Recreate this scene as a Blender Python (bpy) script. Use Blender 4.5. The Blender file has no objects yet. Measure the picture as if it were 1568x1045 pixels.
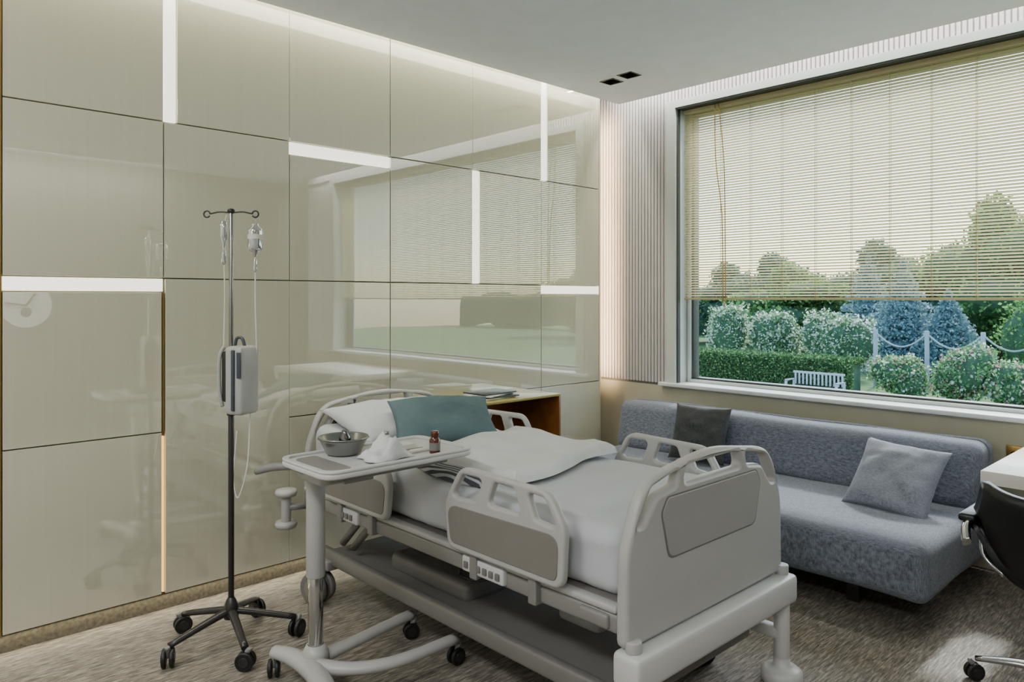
import bpy, bmesh, math, random
import numpy as np
from mathutils import Vector, Matrix, noise
random.seed(7); rng=np.random.default_rng(7)
scene=bpy.context.scene
COL=scene.collection

# ---------------------------------------------------------------- materials
def s2l(c):
    return tuple(((x/255.0)/12.92 if x/255.0<=0.04045 else ((x/255.0+0.055)/1.055)**2.4) for x in c)
def newmat(name):
    m=bpy.data.materials.new(name); m.use_nodes=True
    nt=m.node_tree; b=nt.nodes['Principled BSDF']
    return m,nt,b
def N(nt,t,**kw):
    n=nt.nodes.new(t)
    for k,v in kw.items(): setattr(n,k,v)
    return n
def texco(nt,scale=(1,1,1)):
    tc=N(nt,'ShaderNodeTexCoord'); mp=N(nt,'ShaderNodeMapping')
    mp.inputs['Scale'].default_value=scale
    nt.links.new(tc.outputs['Object'],mp.inputs['Vector'])
    return mp.outputs['Vector']
def mat(name,rgb,rough=0.5,metal=0.0,var=0.05,nscale=8,bump=0.0,bscale=60,spec=0.5,coat=0,stretch=(1,1,1),trans=0):
    m,nt,b=newmat(name); c=s2l(rgb)
    v=texco(nt,stretch)
    n=N(nt,'ShaderNodeTexNoise'); n.inputs['Scale'].default_value=nscale; n.inputs['Detail'].default_value=4
    nt.links.new(v,n.inputs['Vector'])
    r=N(nt,'ShaderNodeValToRGB')
    r.color_ramp.elements[0].position=0.3; r.color_ramp.elements[1].position=0.7
    r.color_ramp.elements[0].color=tuple(x*(1-var) for x in c)+(1,)
    r.color_ramp.elements[1].color=tuple(min(1,x*(1+var)) for x in c)+(1,)
    nt.links.new(n.outputs['Fac'],r.inputs['Fac']); nt.links.new(r.outputs['Color'],b.inputs['Base Color'])
    b.inputs['Roughness'].default_value=rough; b.inputs['Metallic'].default_value=metal
    b.inputs['Specular IOR Level'].default_value=spec; b.inputs['Coat Weight'].default_value=coat
    b.inputs['Coat Roughness'].default_value=0.04
    if trans: b.inputs['Transmission Weight'].default_value=trans
    if bump>0:
        n2=N(nt,'ShaderNodeTexNoise'); n2.inputs['Scale'].default_value=bscale; n2.inputs['Detail'].default_value=3
        nt.links.new(v,n2.inputs['Vector'])
        bp=N(nt,'ShaderNodeBump'); bp.inputs['Strength'].default_value=bump; bp.inputs['Distance'].default_value=0.01
        nt.links.new(n2.outputs['Fac'],bp.inputs['Height']); nt.links.new(bp.outputs['Normal'],b.inputs['Normal'])
    return m
def emis(name,rgb,st):
    m,nt,b=newmat(name); c=s2l(rgb)
    b.inputs['Base Color'].default_value=c+(1,); b.inputs['Emission Color'].default_value=c+(1,)
    b.inputs['Emission Strength'].default_value=st
    return m
def fabric(name,dark,light,scale=1.0,rough=0.95):
    m,nt,b=newmat(name)
    outs=[]
    for st in ((45,650,45),(650,45,650),(650,650,40)):
        v=texco(nt,tuple(s*scale for s in st))
        n=N(nt,'ShaderNodeTexNoise'); n.inputs['Scale'].default_value=1.0; n.inputs['Detail'].default_value=2
        nt.links.new(v,n.inputs['Vector']); outs.append(n.outputs['Fac'])
    a=N(nt,'ShaderNodeMath',operation='ADD'); nt.links.new(outs[0],a.inputs[0]); nt.links.new(outs[1],a.inputs[1])
    a2=N(nt,'ShaderNodeMath',operation='ADD'); nt.links.new(a.outputs[0],a2.inputs[0]); nt.links.new(outs[2],a2.inputs[1])
    d=N(nt,'ShaderNodeMath',operation='DIVIDE'); d.inputs[1].default_value=3; nt.links.new(a2.outputs[0],d.inputs[0])
    r=N(nt,'ShaderNodeValToRGB'); r.color_ramp.elements[0].position=0.38; r.color_ramp.elements[1].position=0.62
    r.color_ramp.elements[0].color=s2l(dark)+(1,); r.color_ramp.elements[1].color=s2l(light)+(1,)
    nt.links.new(d.outputs[0],r.inputs['Fac']); nt.links.new(r.outputs['Color'],b.inputs['Base Color'])
    b.inputs['Roughness'].default_value=rough; b.inputs['Specular IOR Level'].default_value=0.15
    b.inputs['Sheen Weight'].default_value=0.1
    bp=N(nt,'ShaderNodeBump'); bp.inputs['Strength'].default_value=0.35; bp.inputs['Distance'].default_value=0.002
    nt.links.new(d.outputs[0],bp.inputs['Height']); nt.links.new(bp.outputs['Normal'],b.inputs['Normal'])
    return m

M={}
M['plastic']=mat('bed_plastic',(172,171,168),0.38,var=0.02)
M['plastic_w']=mat('bed_white',(198,198,196),0.35,var=0.02)
M['taupe']=mat('bed_taupe',(120,115,110),0.5,var=0.03)
M['insetgrey']=mat('bed_inset_grey',(152,150,147),0.45,var=0.02)
M['groove']=mat('bed_groove',(112,110,106),0.5,var=0.02)
M['frame']=mat('bed_frame_metal',(132,130,127),0.4,0.1)
M['greycover']=mat('bed_cover_grey',(112,109,105),0.45,var=0.04)
M['rubber']=mat('rubber',(22,22,23),0.5)
M['darkmetal']=mat('dark_metal',(62,61,60),0.35,0.6)
M['chrome']=mat('chrome',(205,205,205),0.12,1.0,var=0.01)
M['steel']=mat('steel',(150,150,148),0.25,1.0)
M['sheet']=mat('cotton_sheet',(188,190,194),0.9,var=0.03,nscale=3,bump=0.2,bscale=10,spec=0.1)
M['blanket']=mat('blanket_white',(214,214,214),0.95,bump=0.3,bscale=150,spec=0.1)
M['teal']=mat('pillow_teal',(96,116,120),0.9,var=0.10,bump=0.3,bscale=100,spec=0.1)
M['sofa']=fabric('sofa_fabric',(68,73,84),(140,147,160),1.0)
M['cush_dark']=fabric('cushion_dark',(44,46,47),(84,86,87),1.3)
M['cush_light']=fabric('cushion_light',(90,95,106),(154,160,172),1.3)
M['trim']=mat('window_trim_paint',(196,204,198),0.5,var=0.02)
M['winframe']=mat('window_frame_dark',(70,74,72),0.4,0.3)
M['winframe_l']=mat('window_frame_light',(215,222,222),0.4)
M['wains']=mat('wainscot_paint',(178,175,154),0.6,var=0.03)
M['wallpaint']=mat('wall_paint',(208,207,200),0.8,var=0.03,bump=0.1)
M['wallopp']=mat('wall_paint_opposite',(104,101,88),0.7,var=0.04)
M['brass']=mat('brass',(180,146,84),0.3,0.9)
M['base']=mat('baseboard_brown',(92,87,74),0.7,var=0.35,nscale=60)
M['seam']=mat('panel_seam',(120,112,86),0.4,0.4)
M['box']=mat('cabinet_wood',(130,80,36),0.35,var=0.2,nscale=10,stretch=(1,8,1),coat=0.3)
M['boxtop']=mat('cabinet_top',(160,146,72),0.3,coat=0.3)
M['black']=mat('black_leather',(20,20,22),0.35,bump=0.1)
M['white']=mat('white_laminate',(226,222,210),0.35)
M['clockface']=mat('clock_face',(250,250,246),0.4,var=0.0)
M['paper']=mat('magazine_paper',(200,200,196),0.5,var=0.3,nscale=20)
M['paperdk']=mat('magazine_cover',(50,56,62),0.3,var=0.6,nscale=25)
M['amber']=mat('amber_bottle',(84,42,20),0.15)
M['wcap']=mat('bottle_cap',(225,225,222),0.4)
M['label']=mat('label',(220,216,204),0.6)
M['pump']=mat('pump_plastic',(170,170,168),0.35)
M['pumpdk']=mat('pump_dark',(60,68,76),0.25)
M['soil']=mat('garden_soil',(70,58,40),0.95)
M['grass']=mat('garden_grass',(96,128,72),0.95,var=0.3,nscale=3,bump=0.5)
M['path']=mat('garden_path',(186,182,172),0.9,var=0.1)
M['woodpost']=mat('garden_wood',(168,178,186),0.8)
M['trunk']=mat('tree_trunk',(80,66,54),0.95,var=0.3)
M['hole']=mat('downlight_dark',(24,24,24),0.5)

def clear(name,tint=(1,1,1),gl=0.08):
    m=bpy.data.materials.new(name); m.use_nodes=True; nt=m.node_tree; nt.nodes.clear()
    o=N(nt,'ShaderNodeOutputMaterial'); mx=N(nt,'ShaderNodeMixShader'); t=N(nt,'ShaderNodeBsdfTransparent')
    g=N(nt,'ShaderNodeBsdfGlossy'); g.inputs['Roughness'].default_value=0.03
    t.inputs['Color'].default_value=tint+(1,)
    lw=N(nt,'ShaderNodeLayerWeight'); lw.inputs['Blend'].default_value=gl*2
    nt.links.new(lw.outputs['Fresnel'],mx.inputs[0]); nt.links.new(t.outputs[0],mx.inputs[1]); nt.links.new(g.outputs[0],mx.inputs[2])
    nt.links.new(mx.outputs[0],o.inputs[0]); return m
M['glass']=clear('window_glass',(0.95,0.99,0.99),0.05)
M['bag']=clear('iv_clear_plastic',(0.8,0.82,0.82),0.3)

# wall panels: lacquered pale veneer
def panelmat():
    m,nt,b=newmat('lacquer_panel')
    v=texco(nt,(30,30,1.2))
    n=N(nt,'ShaderNodeTexNoise'); n.inputs['Scale'].default_value=1.5; n.inputs['Detail'].default_value=6; n.inputs['Distortion'].default_value=0.6
    nt.links.new(v,n.inputs['Vector'])
    r=N(nt,'ShaderNodeValToRGB'); r.color_ramp.elements[0].position=0.3; r.color_ramp.elements[1].position=0.72
    r.color_ramp.elements[0].color=s2l((211,208,182))+(1,); r.color_ramp.elements[1].color=s2l((215,212,187))+(1,)
    nt.links.new(n.outputs['Fac'],r.inputs['Fac']); nt.links.new(r.outputs['Color'],b.inputs['Base Color'])
    b.inputs['Roughness'].default_value=0.6; b.inputs['Specular IOR Level'].default_value=0.2; b.inputs['Coat Weight'].default_value=1.0; b.inputs['Coat Roughness'].default_value=0.003
    b.inputs['Coat IOR'].default_value=3.0
    v2=texco(nt,(1,1,1)); n2=N(nt,'ShaderNodeTexNoise'); n2.inputs['Scale'].default_value=1.6; n2.inputs['Detail'].default_value=1
    nt.links.new(v2,n2.inputs['Vector'])
    bp=N(nt,'ShaderNodeBump'); bp.inputs['Strength'].default_value=0.03; bp.inputs['Distance'].default_value=0.02
    nt.links.new(n2.outputs['Fac'],bp.inputs['Height']); nt.links.new(bp.outputs['Normal'],b.inputs['Coat Normal'])
    return m
M['panel']=panelmat()
def floormat():
    m,nt,b=newmat('floor_streaked_carpet')
    v=texco(nt,(85,8,1)); n=N(nt,'ShaderNodeTexNoise'); n.inputs['Scale'].default_value=1.6; n.inputs['Detail'].default_value=7; n.inputs['Roughness'].default_value=0.68; n.inputs['Distortion'].default_value=0.5
    nt.links.new(v,n.inputs['Vector'])
    r=N(nt,'ShaderNodeValToRGB'); e=r.color_ramp.elements
    e[0].position=0.36; e[0].color=s2l((72,67,61))+(1,); e[1].position=0.64; e[1].color=s2l((168,160,147))+(1,)
    x=e.new(0.5); x.color=s2l((118,111,102))+(1,)
    nt.links.new(n.outputs['Fac'],r.inputs['Fac'])
    nt.links.new(r.outputs['Color'],b.inputs['Base Color']); b.inputs['Roughness'].default_value=0.55; b.inputs['Specular IOR Level'].default_value=0.35
    bp=N(nt,'ShaderNodeBump'); bp.inputs['Strength'].default_value=0.4; bp.inputs['Distance'].default_value=0.004
    nt.links.new(n.outputs['Fac'],bp.inputs['Height']); nt.links.new(bp.outputs['Normal'],b.inputs['Normal'])
    return m
M['floor']=floormat()
M['ceil']=mat('ceiling_plaster',(230,234,243),0.9,var=0.03,bump=0.4,bscale=120)
M['flute']=mat('fluted_panel',(196,193,192),0.6,var=0.02)
def stripes():
    m,nt,b=newmat('striped_blanket'); v=texco(nt,(1,1,1))
    w=N(nt,'ShaderNodeTexWave',bands_direction='Y'); w.inputs['Scale'].default_value=13; w.inputs['Distortion'].default_value=0.1
    nt.links.new(v,w.inputs['Vector']); r=N(nt,'ShaderNodeValToRGB'); r.color_ramp.interpolation='CONSTANT'
    r.color_ramp.elements[0].color=s2l((70,72,80))+(1,); r.color_ramp.elements[1].position=0.6; r.color_ramp.elements[1].color=s2l((176,176,178))+(1,)
    nt.links.new(w.outputs['Fac'],r.inputs['Fac']); nt.links.new(r.outputs['Color'],b.inputs['Base Color']); b.inputs['Roughness'].default_value=0.95
    return m
M['stripe']=stripes()
def slatmat():
    m=bpy.data.materials.new('blind_slat'); m.use_nodes=True; nt=m.node_tree; nt.nodes.clear()
    o=N(nt,'ShaderNodeOutputMaterial'); mx=N(nt,'ShaderNodeMixShader'); mx.inputs[0].default_value=0.37
    d=N(nt,'ShaderNodeBsdfDiffuse'); t=N(nt,'ShaderNodeBsdfTranslucent')
    n=N(nt,'ShaderNodeTexNoise'); n.inputs['Scale'].default_value=5; r=N(nt,'ShaderNodeValToRGB')
    r.color_ramp.elements[0].color=s2l((198,190,152))+(1,); r.color_ramp.elements[1].color=s2l((210,202,166))+(1,)
    nt.links.new(n.outputs['Fac'],r.inputs['Fac']); nt.links.new(r.outputs['Color'],d.inputs[0]); nt.links.new(r.outputs['Color'],t.inputs[0])
    nt.links.new(d.outputs[0],mx.inputs[1]); nt.links.new(t.outputs[0],mx.inputs[2]); nt.links.new(mx.outputs[0],o.inputs[0]); return m
M['slat']=slatmat()
def leafmat(name,cols,tr=0.45):
    m=bpy.data.materials.new(name); m.use_nodes=True; nt=m.node_tree; nt.nodes.clear()
    o=N(nt,'ShaderNodeOutputMaterial'); mx=N(nt,'ShaderNodeMixShader'); mx.inputs[0].default_value=tr
    d=N(nt,'ShaderNodeBsdfDiffuse'); t=N(nt,'ShaderNodeBsdfTranslucent'); g=N(nt,'ShaderNodeNewGeometry'); r=N(nt,'ShaderNodeValToRGB')
    e=r.color_ramp.elements; r.color_ramp.interpolation='CONSTANT'
    e[0].position=0; e[0].color=s2l(cols[0][1])+(1,); e[1].position=cols[1][0]; e[1].color=s2l(cols[1][1])+(1,)
    for p,c in cols[2:]:
        x=e.new(p); x.color=s2l(c)+(1,)
    nt.links.new(g.outputs['Random Per Island'],r.inputs['Fac'])
    nt.links.new(r.outputs['Color'],d.inputs[0]); nt.links.new(r.outputs['Color'],t.inputs[0])
    nt.links.new(d.outputs[0],mx.inputs[1]); nt.links.new(t.outputs[0],mx.inputs[2]); nt.links.new(mx.outputs[0],o.inputs[0]); return m
M['leaf_dark']=leafmat('leaf_dark',[(0,(76,110,102)),(0.3,(96,130,116)),(0.6,(120,150,128)),(0.85,(150,174,146))])
M['leaf_mid']=leafmat('leaf_mid',[(0,(80,122,72)),(0.3,(108,152,86)),(0.6,(136,178,102)),(0.85,(170,204,130))])
M['leaf_hedge']=leafmat('leaf_hedge',[(0,(66,98,64)),(0.3,(88,122,76)),(0.6,(110,144,90)),(0.85,(142,172,114))],0.3)
M['leaf_white']=leafmat('leaf_white',[(0,(102,138,98)),(0.3,(148,182,130)),(0.5,(208,218,194)),(0.75,(240,242,232))])
M['leaf_blue']=leafmat('leaf_blue',[(0,(108,138,142)),(0.3,(134,164,166)),(0.6,(158,184,184)),(0.85,(192,210,208))])
M['leaf_flower']=leafmat('leaf_flower',[(0,(98,146,94)),(0.3,(138,184,118)),(0.55,(176,210,150)),(0.74,(240,240,234)),(0.92,(232,160,168))])

# ---------------------------------------------------------------- geometry helpers
class Grp:
    def __init__(s,name,loc=(0,0,0)):
        s.e=bpy.data.objects.new(name,None); COL.objects.link(s.e); s.e.location=loc; s.e.empty_display_size=0.1
        s.inv=Matrix.Translation(-Vector(loc))
def addobj(name,me,m,g=None,smooth=True):
    o=bpy.data.objects.new(name,me); COL.objects.link(o)
    if m is not None: me.materials.clear(); me.materials.append(M[m] if isinstance(m,str) else m)
    if smooth: me.polygons.foreach_set('use_smooth',[True]*len(me.polygons))
    if g: o.parent=g.e; o.matrix_parent_inverse=g.inv
    return o
def pydata(name,v,f,m,g=None,smooth=True):
    me=bpy.data.meshes.new(name); me.from_pydata([tuple(p) for p in v],[],f); me.update()
    return addobj(name,me,m,g,smooth)
def axis_pts(a,b,r,n):
    r=min(r,(b-a)/2*0.999)
    k=[0,0.12,0.3,0.55,0.8,1.0] if r>0.02 else [0,0.3,1.0]
    L=[a+r*t for t in k]; R=[b-r*t for t in reversed(k)]
    mid=list(np.linspace(a+r,b-r,n+1)[1:-1])
    return L+mid+R
def rbox(name,mn,mx,m,g=None,r=0.004,n=(1,1,1),disp=None,xf=None,smooth=None):
    rr=min(r,min((mx[i]-mn[i])/2*0.999 for i in range(3)))
    bm=bmesh.new(); P=[axis_pts(mn[i],mx[i],rr,n[i]) for i in range(3)]
    def grid(ax,val,flip):
        a,b=[i for i in range(3) if i!=ax]
        A,B=P[a],P[b]; vs=[]
        for x in A:
            row=[]
            for y in B:
                p=[0,0,0]; p[ax]=val; p[a]=x; p[b]=y; row.append(bm.verts.new(p))
            vs.append(row)
        for i in range(len(A)-1):
            for j in range(len(B)-1):
                q=[vs[i][j],vs[i+1][j],vs[i+1][j+1],vs[i][j+1]]
                if flip: q.reverse()
                bm.faces.new(q)
    for ax in range(3):
        grid(ax,mx[ax],ax==1); grid(ax,mn[ax],ax!=1)
    bmesh.ops.remove_doubles(bm,verts=bm.verts,dist=1e-6)
    for v in bm.verts:
        q=Vector([min(max(v.co[i],mn[i]+rr),mx[i]-rr) for i in range(3)]); d=v.co-q
        if d.length>1e-9: v.co=q+d.normalized()*rr
    if disp:
        bm.normal_update()
        for v in bm.verts: v.co=Vector(disp(v.co.copy(),v.normal.copy()))
    if xf:
        for v in bm.verts: v.co=xf@v.co
    me=bpy.data.meshes.new(name); bm.to_mesh(me); bm.free()
    if smooth is None: smooth=r>0.001
    return addobj(name,me,m,g,smooth)
def hardbox(name,mn,mx,m,g=None):
    v=[(x,y,z) for x in (mn[0],mx[0]) for y in (mn[1],mx[1]) for z in (mn[2],mx[2])]
    f=[(0,1,3,2),(4,6,7,5),(0,4,5,1),(2,3,7,6),(0,2,6,4),(1,5,7,3)]
    return pydata(name,v,f,m,g,False)
def catmull(pts,k=8,closed=False):
    P=[Vector(p) for p in pts]; n=len(P); out=[]
    rngi=range(n) if closed else range(n-1)
    for i in rngi:
        if closed: a,b,c,d=P[(i-1)%n],P[i],P[(i+1)%n],P[(i+2)%n]
        else: a,b,c,d=P[max(i-1,0)],P[i],P[i+1],P[min(i+2,n-1)]
        for j in range(k):
            t=j/k
            out.append(0.5*((2*b)+(c-a)*t+(2*a-5*b+4*c-d)*t*t+(3*b-a-3*c+d)*t**3))
    if not closed: out.append(P[-1])
    return out
def tube(name,pts,r,m,g=None,smooth_k=0,seg=12,sx=1.0,sz=1.0,closed=False):
    P=catmull(pts,smooth_k,closed) if smooth_k else [Vector(p) for p in pts]
    n=len(P); v=[];f=[]
    rs=r if isinstance(r,(list,tuple)) else [r]*n
    if len(rs)!=n: rs=list(np.interp(np.linspace(0,1,n),np.linspace(0,1,len(rs)),rs))
    prev=None
    for i in range(n):
        if closed: t=(P[(i+1)%n]-P[i-1])
        else: t=P[min(i+1,n-1)]-P[max(i-1,0)]
        t.normalize()
        if prev is None:
            up=Vector((0,0,1)) if abs(t.z)<0.95 else Vector((1,0,0))
            a=t.cross(up).normalized()
        else:
            a=prev-t*prev.dot(t); a.normalize()
        b=a.cross(t).normalized(); prev=a
        for j in range(seg):
            th=2*math.pi*j/seg
            v.append(P[i]+a*math.cos(th)*rs[i]*sx+b*math.sin(th)*rs[i]*sz)
    m_=n if closed else n-1
    for i in range(m_):
        for j in range(seg):
            i2=(i+1)%n
            f.append((i*seg+j,i*seg+(j+1)%seg,i2*seg+(j+1)%seg,i2*seg+j))
    if not closed:
        f.append(tuple(range(seg))[::-1]); f.append(tuple((n-1)*seg+j for j in range(seg)))
    o=pydata(name,v,f,m,g,True)
    if not closed:
        o.data.polygons[len(f)-1].use_smooth=False; o.data.polygons[len(f)-2].use_smooth=False
    return o
def cyl(name,p1,p2,r,m,g=None,seg=24,b=None):
    p1=Vector(p1);p2=Vector(p2); L=(p2-p1).length; d=(p2-p1)/L
    b=min(0.15*r,0.2*L) if b is None else b
    return tube(name,[p1,p1+d*b*0.3,p1+d*b,p2-d*b,p2-d*b*0.3,p2],[r-b,r-b*0.3,r,r,r-b*0.3,r-b],m,g,seg=seg)
def lathe(name,prof,c,m,g=None,seg=28,axis=(0,0,1)):
    v=[];f=[];q=Vector((0,0,1)).rotation_difference(Vector(axis)).to_matrix()
    for r,z in prof:
        for j in range(seg):
            th=2*math.pi*j/seg; v.append(q@Vector((r*math.cos(th),r*math.sin(th),z))+Vector(c))
    n=len(prof)
    for i in range(n-1):
        for j in range(seg): f.append((i*seg+j,i*seg+(j+1)%seg,(i+1)*seg+(j+1)%seg,(i+1)*seg+j))
    return pydata(name,v,f,m,g)
def rpoly(pts,r,k=6):
    out=[];n=len(pts)
    for i in range(n):
        p=Vector(pts[i][:2]); a=Vector(pts[i-1][:2]); b=Vector(pts[(i+1)%n][:2])
        ri=pts[i][2] if len(pts[i])>2 else r
        da=(a-p);db=(b-p); ang=da.angle(db); d=min(ri/math.tan(ang/2),da.length*0.48,db.length*0.48)
        s=p+da.normalized()*d; e=p+db.normalized()*d
        for j in range(k+1):
            t=j/k; out.append(((1-t)**2*s+2*t*(1-t)*p+t*t*e))
    return out
PL={'x':Matrix(((0,0,1,0),(1,0,0,0),(0,1,0,0),(0,0,0,1))),
    'y':Matrix(((1,0,0,0),(0,0,-1,0),(0,1,0,0),(0,0,0,1))),'z':Matrix.Identity(4)}
def extr(name,outer,holes,th,bev,plane,pos,m,g=None,xf=None):
    cu=bpy.data.curves.new(name,'CURVE'); cu.dimensions='2D'; cu.fill_mode='BOTH'
    cu.extrude=max(th/2-bev,0.0005); cu.bevel_depth=bev; cu.bevel_resolution=2; cu.offset=-bev
    for loop in [outer]+list(holes):
        s=cu.splines.new('POLY'); s.points.add(len(loop)-1)
        for i,p in enumerate(loop): s.points[i].co=(p[0],p[1],0,1)
        s.use_cyclic_u=True
    o=bpy.data.objects.new(name,cu); COL.objects.link(o)
    dg=bpy.context.evaluated_depsgraph_get(); me=bpy.data.meshes.new_from_object(o.evaluated_get(dg))
    bpy.data.objects.remove(o)
    mt=PL[plane].copy(); mt=Matrix.Translation(pos)@mt
    if xf: mt=xf@mt
    me.transform(mt)
    ob=addobj(name,me,m,g,True)
    try:
        me.set_sharp_from_angle(angle=math.radians(50))
    except Exception: pass
    return ob
def pillow(name,c,w,h,t,rot,m,g=None,seed=0,n=26):
    v=[];f=[]
    for s in (1,-1):
        for i in range(n+1):
            for j in range(n+1):
                a=-1+2*i/n;b=-1+2*j/n
                px=a*(1-0.07*(1-b*b)**1*abs(a)**3*1.0)*w/2; py=b*(1-0.07*(1-a*a)*abs(b)**3)*h/2
                e=max(0,(1-abs(a)**2.6))**0.55*max(0,(1-abs(b)**2.6))**0.55
                z=s*t/2*e
                nn=noise.noise(Vector((a*2.3+seed,b*2.3,s*3.1)))*t*0.16+noise.noise(Vector((a*6+seed,b*6,s)))*t*0.05
                v.append(Vector((px,py,z+nn*e)))
    k=(n+1)**2
    for q in range(2):
        for i in range(n):
            for j in range(n):
                a=q*k+i*(n+1)+j; fa=(a,a+n+1,a+n+2,a+1)
                f.append(fa if q==0 else fa[::-1])
    R=rot; v=[Vector(c)+R@p for p in v]
    me=bpy.data.meshes.new(name); me.from_pydata([tuple(p) for p in v],[],f)
    bm=bmesh.new(); bm.from_mesh(me); bmesh.ops.remove_doubles(bm,verts=bm.verts,dist=1e-5); bm.to_mesh(me); bm.free()
    return addobj(name,me,m,g)
def cloth(name,quad,z0,th,amp,seed,m,g=None,n=60,fr=1.0):
    """folded cloth slab over quad (4 xy corners, ccw)"""
    q=[Vector(p) for p in quad]; v=[];f=[]
    for s in (0,1):
        for i in range(n+1):
            for j in range(n+1):
                a=i/n;b=j/n
                p=q[0]*(1-a)*(1-b)+q[1]*a*(1-b)+q[2]*a*b+q[3]*(1-a)*b
                e=min(a,1-a,b,1-b); rnd=min(1,e/0.05)**0.5
                x=p.x+noise.noise(Vector((a*2+seed,b*2,0)))*0.05; y=p.y+noise.noise(Vector((a*2,b*2+seed,4)))*0.05
                w=noise.noise(Vector((a*2.2*fr+seed,b*2.2*fr,7)))*amp+(0.35-abs(noise.noise(Vector((a*3*fr+b*1.5+seed,b*1.6*fr,2)))))*amp*0.8
                z=z0+(th*rnd+max(-th*0.5,w)*rnd if s else 0)
                v.append((x,y,z))
    k=(n+1)**2
    for s in (0,1):
        for i in range(n):
            for j in range(n):
                a=s*k+i*(n+1)+j; fa=(a,a+n+1,a+n+2,a+1); f.append(fa if s else fa[::-1])
    bord=[i*(n+1) for i in range(n+1)]+[n*(n+1)+j for j in range(1,n+1)]+[i*(n+1)+n for i in range(n-1,-1,-1)]+[j for j in range(n-1,0,-1)]
    for i in range(len(bord)):
        a=bord[i];b=bord[(i+1)%len(bord)]; f.append((a,b,b+k,a+k))
    return pydata(name,v,f,m,g)
def area(name,loc,direction,sx,sy,power,rgb,g=None):
    l=bpy.data.lights.new(name,'AREA'); l.shape='RECTANGLE'; l.size=sx; l.size_y=sy; l.energy=power; l.color=rgb
    o=bpy.data.objects.new(name,l); COL.objects.link(o); o.location=loc
    return o,l
def orient(o,zdir,xdir):
    z=-Vector(zdir).normalized(); x=Vector(xdir).normalized(); y=z.cross(x); 
    o.rotation_euler=Matrix((x,y,z)).transposed().to_euler()

# ---------------------------------------------------------------- room shell
X0,X1,Y0,YW=-0.25,5.3,-1.7,4.72
hardbox('floor',(X0-0.1,Y0-0.1,-0.1),(X1+0.1,5.0,0),'floor')
hardbox('wall_left',(X0-0.1,Y0-0.1,0),(X0,5.0,3.3),'wallpaint')
hardbox('wall_left_furring',(X0,Y0,0),(-0.045,4.36,3.3),'wallpaint')
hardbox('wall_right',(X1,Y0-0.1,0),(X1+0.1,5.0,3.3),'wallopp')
hardbox('wall_rear',(X0-0.1,Y0-0.1,0),(X1+0.1,Y0,3.3),'wallpaint')
WX0,WX1,WZ0,WZ1=0.50,4.55,0.86,2.935
hardbox('wall_window_lower',(X0,YW,0),(X1,5.0,0.83),'wains')
hardbox('wall_window_upper',(X0,YW+0.012,WZ1+0.03),(X1,5.0,3.3),'flute')
hardbox('wall_window_side',(X0,YW+0.012,0.83),(WX0-0.04,5.0,WZ1+0.03),'groove')
hardbox('wall_window_end',(WX1+0.04,YW+0.012,0.83),(X1,5.0,WZ1+0.03),'wallpaint')
# ceiling (dropped slab with cove slots) with openings for recessed downlights -> boxes
def hole_slab():
    holes=[(0.40,0.52,3.93,4.05),(0.575,0.695,3.90,4.02)]
    xs=sorted(set([0.12,X1]+[h[0] for h in holes]+[h[1] for h in holes])); ys=sorted(set([Y0,4.50]+[h[2] for h in holes]+[h[3] for h in holes]))
    bm=bmesh.new()
    for i in range(len(xs)-1):
        for j in range(len(ys)-1):
            cx=(xs[i]+xs[i+1])/2;cy=(ys[j]+ys[j+1])/2
            if any(h[0]<cx<h[1] and h[2]<cy<h[3] for h in holes): continue
            r=bmesh.ops.create_cube(bm,size=1)
            for v in r['verts']:
                v.co=Vector((cx+v.co.x*(xs[i+1]-xs[i]),cy+v.co.y*(ys[j+1]-ys[j]),3.04+v.co.z*0.08))
    me=bpy.data.meshes.new('ceiling'); bm.to_mesh(me); bm.free(); addobj('ceiling',me,'ceil',None,False)
    for h in holes:
        g=Grp('recessed_downlight',((h[0]+h[1])/2,(h[2]+h[3])/2,3.05))
        hardbox('can',(h[0],h[2],3.06),(h[1],h[3],3.078),'hole',g)
        for a,b in (((h[0],h[2],2.997),(h[1],h[2]+0.008,3.07)),((h[0],h[3]-0.008,2.997),(h[1],h[3],3.07)),((h[0],h[2],2.997),(h[0]+0.008,h[3],3.07)),((h[1]-0.008,h[2],2.997),(h[1],h[3],3.07))):
            hardbox('rim',a,b,'hole',g)
        cyl('lens',((h[0]+h[1])/2,(h[2]+h[3])/2,3.03),((h[0]+h[1])/2,(h[2]+h[3])/2,3.06),0.035,'darkmetal',g)
hole_slab()
hardbox('ceiling_slab',(X0-0.1,Y0-0.1,3.3),(X1+0.1,5.0,3.4),'ceil')

# fluted cladding on window wall
def fluted(name,x0,x1,z0,z1,pitch=0.03,depth=0.02,m='flute'):
    n=int(round((x1-x0)/pitch)); xs=[];ys=[]
    for i in range(n):
        a=x0+i*pitch
        for t,d in ((0,0),(0.22,0),(0.26,0.75),(0.42,1),(0.78,1),(0.96,0.75)): xs.append(a+t*pitch); ys.append(YW+0.010-d*depth)
    xs.append(x1); ys.append(YW+0.010)
    v=[];f=[]
    for x,y in zip(xs,ys): v+= [(x,y,z0),(x,y,z1)]
    for i in range(len(xs)-1): f.append((2*i,2*i+2,2*i+3,2*i+1))
    pydata(name,v,f,m,None,False)
fluted('trim_fluted_1',X0,0.42,0.85,3.29)
fluted('trim_fluted_2',0.42,X1,2.99,3.29)
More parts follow.
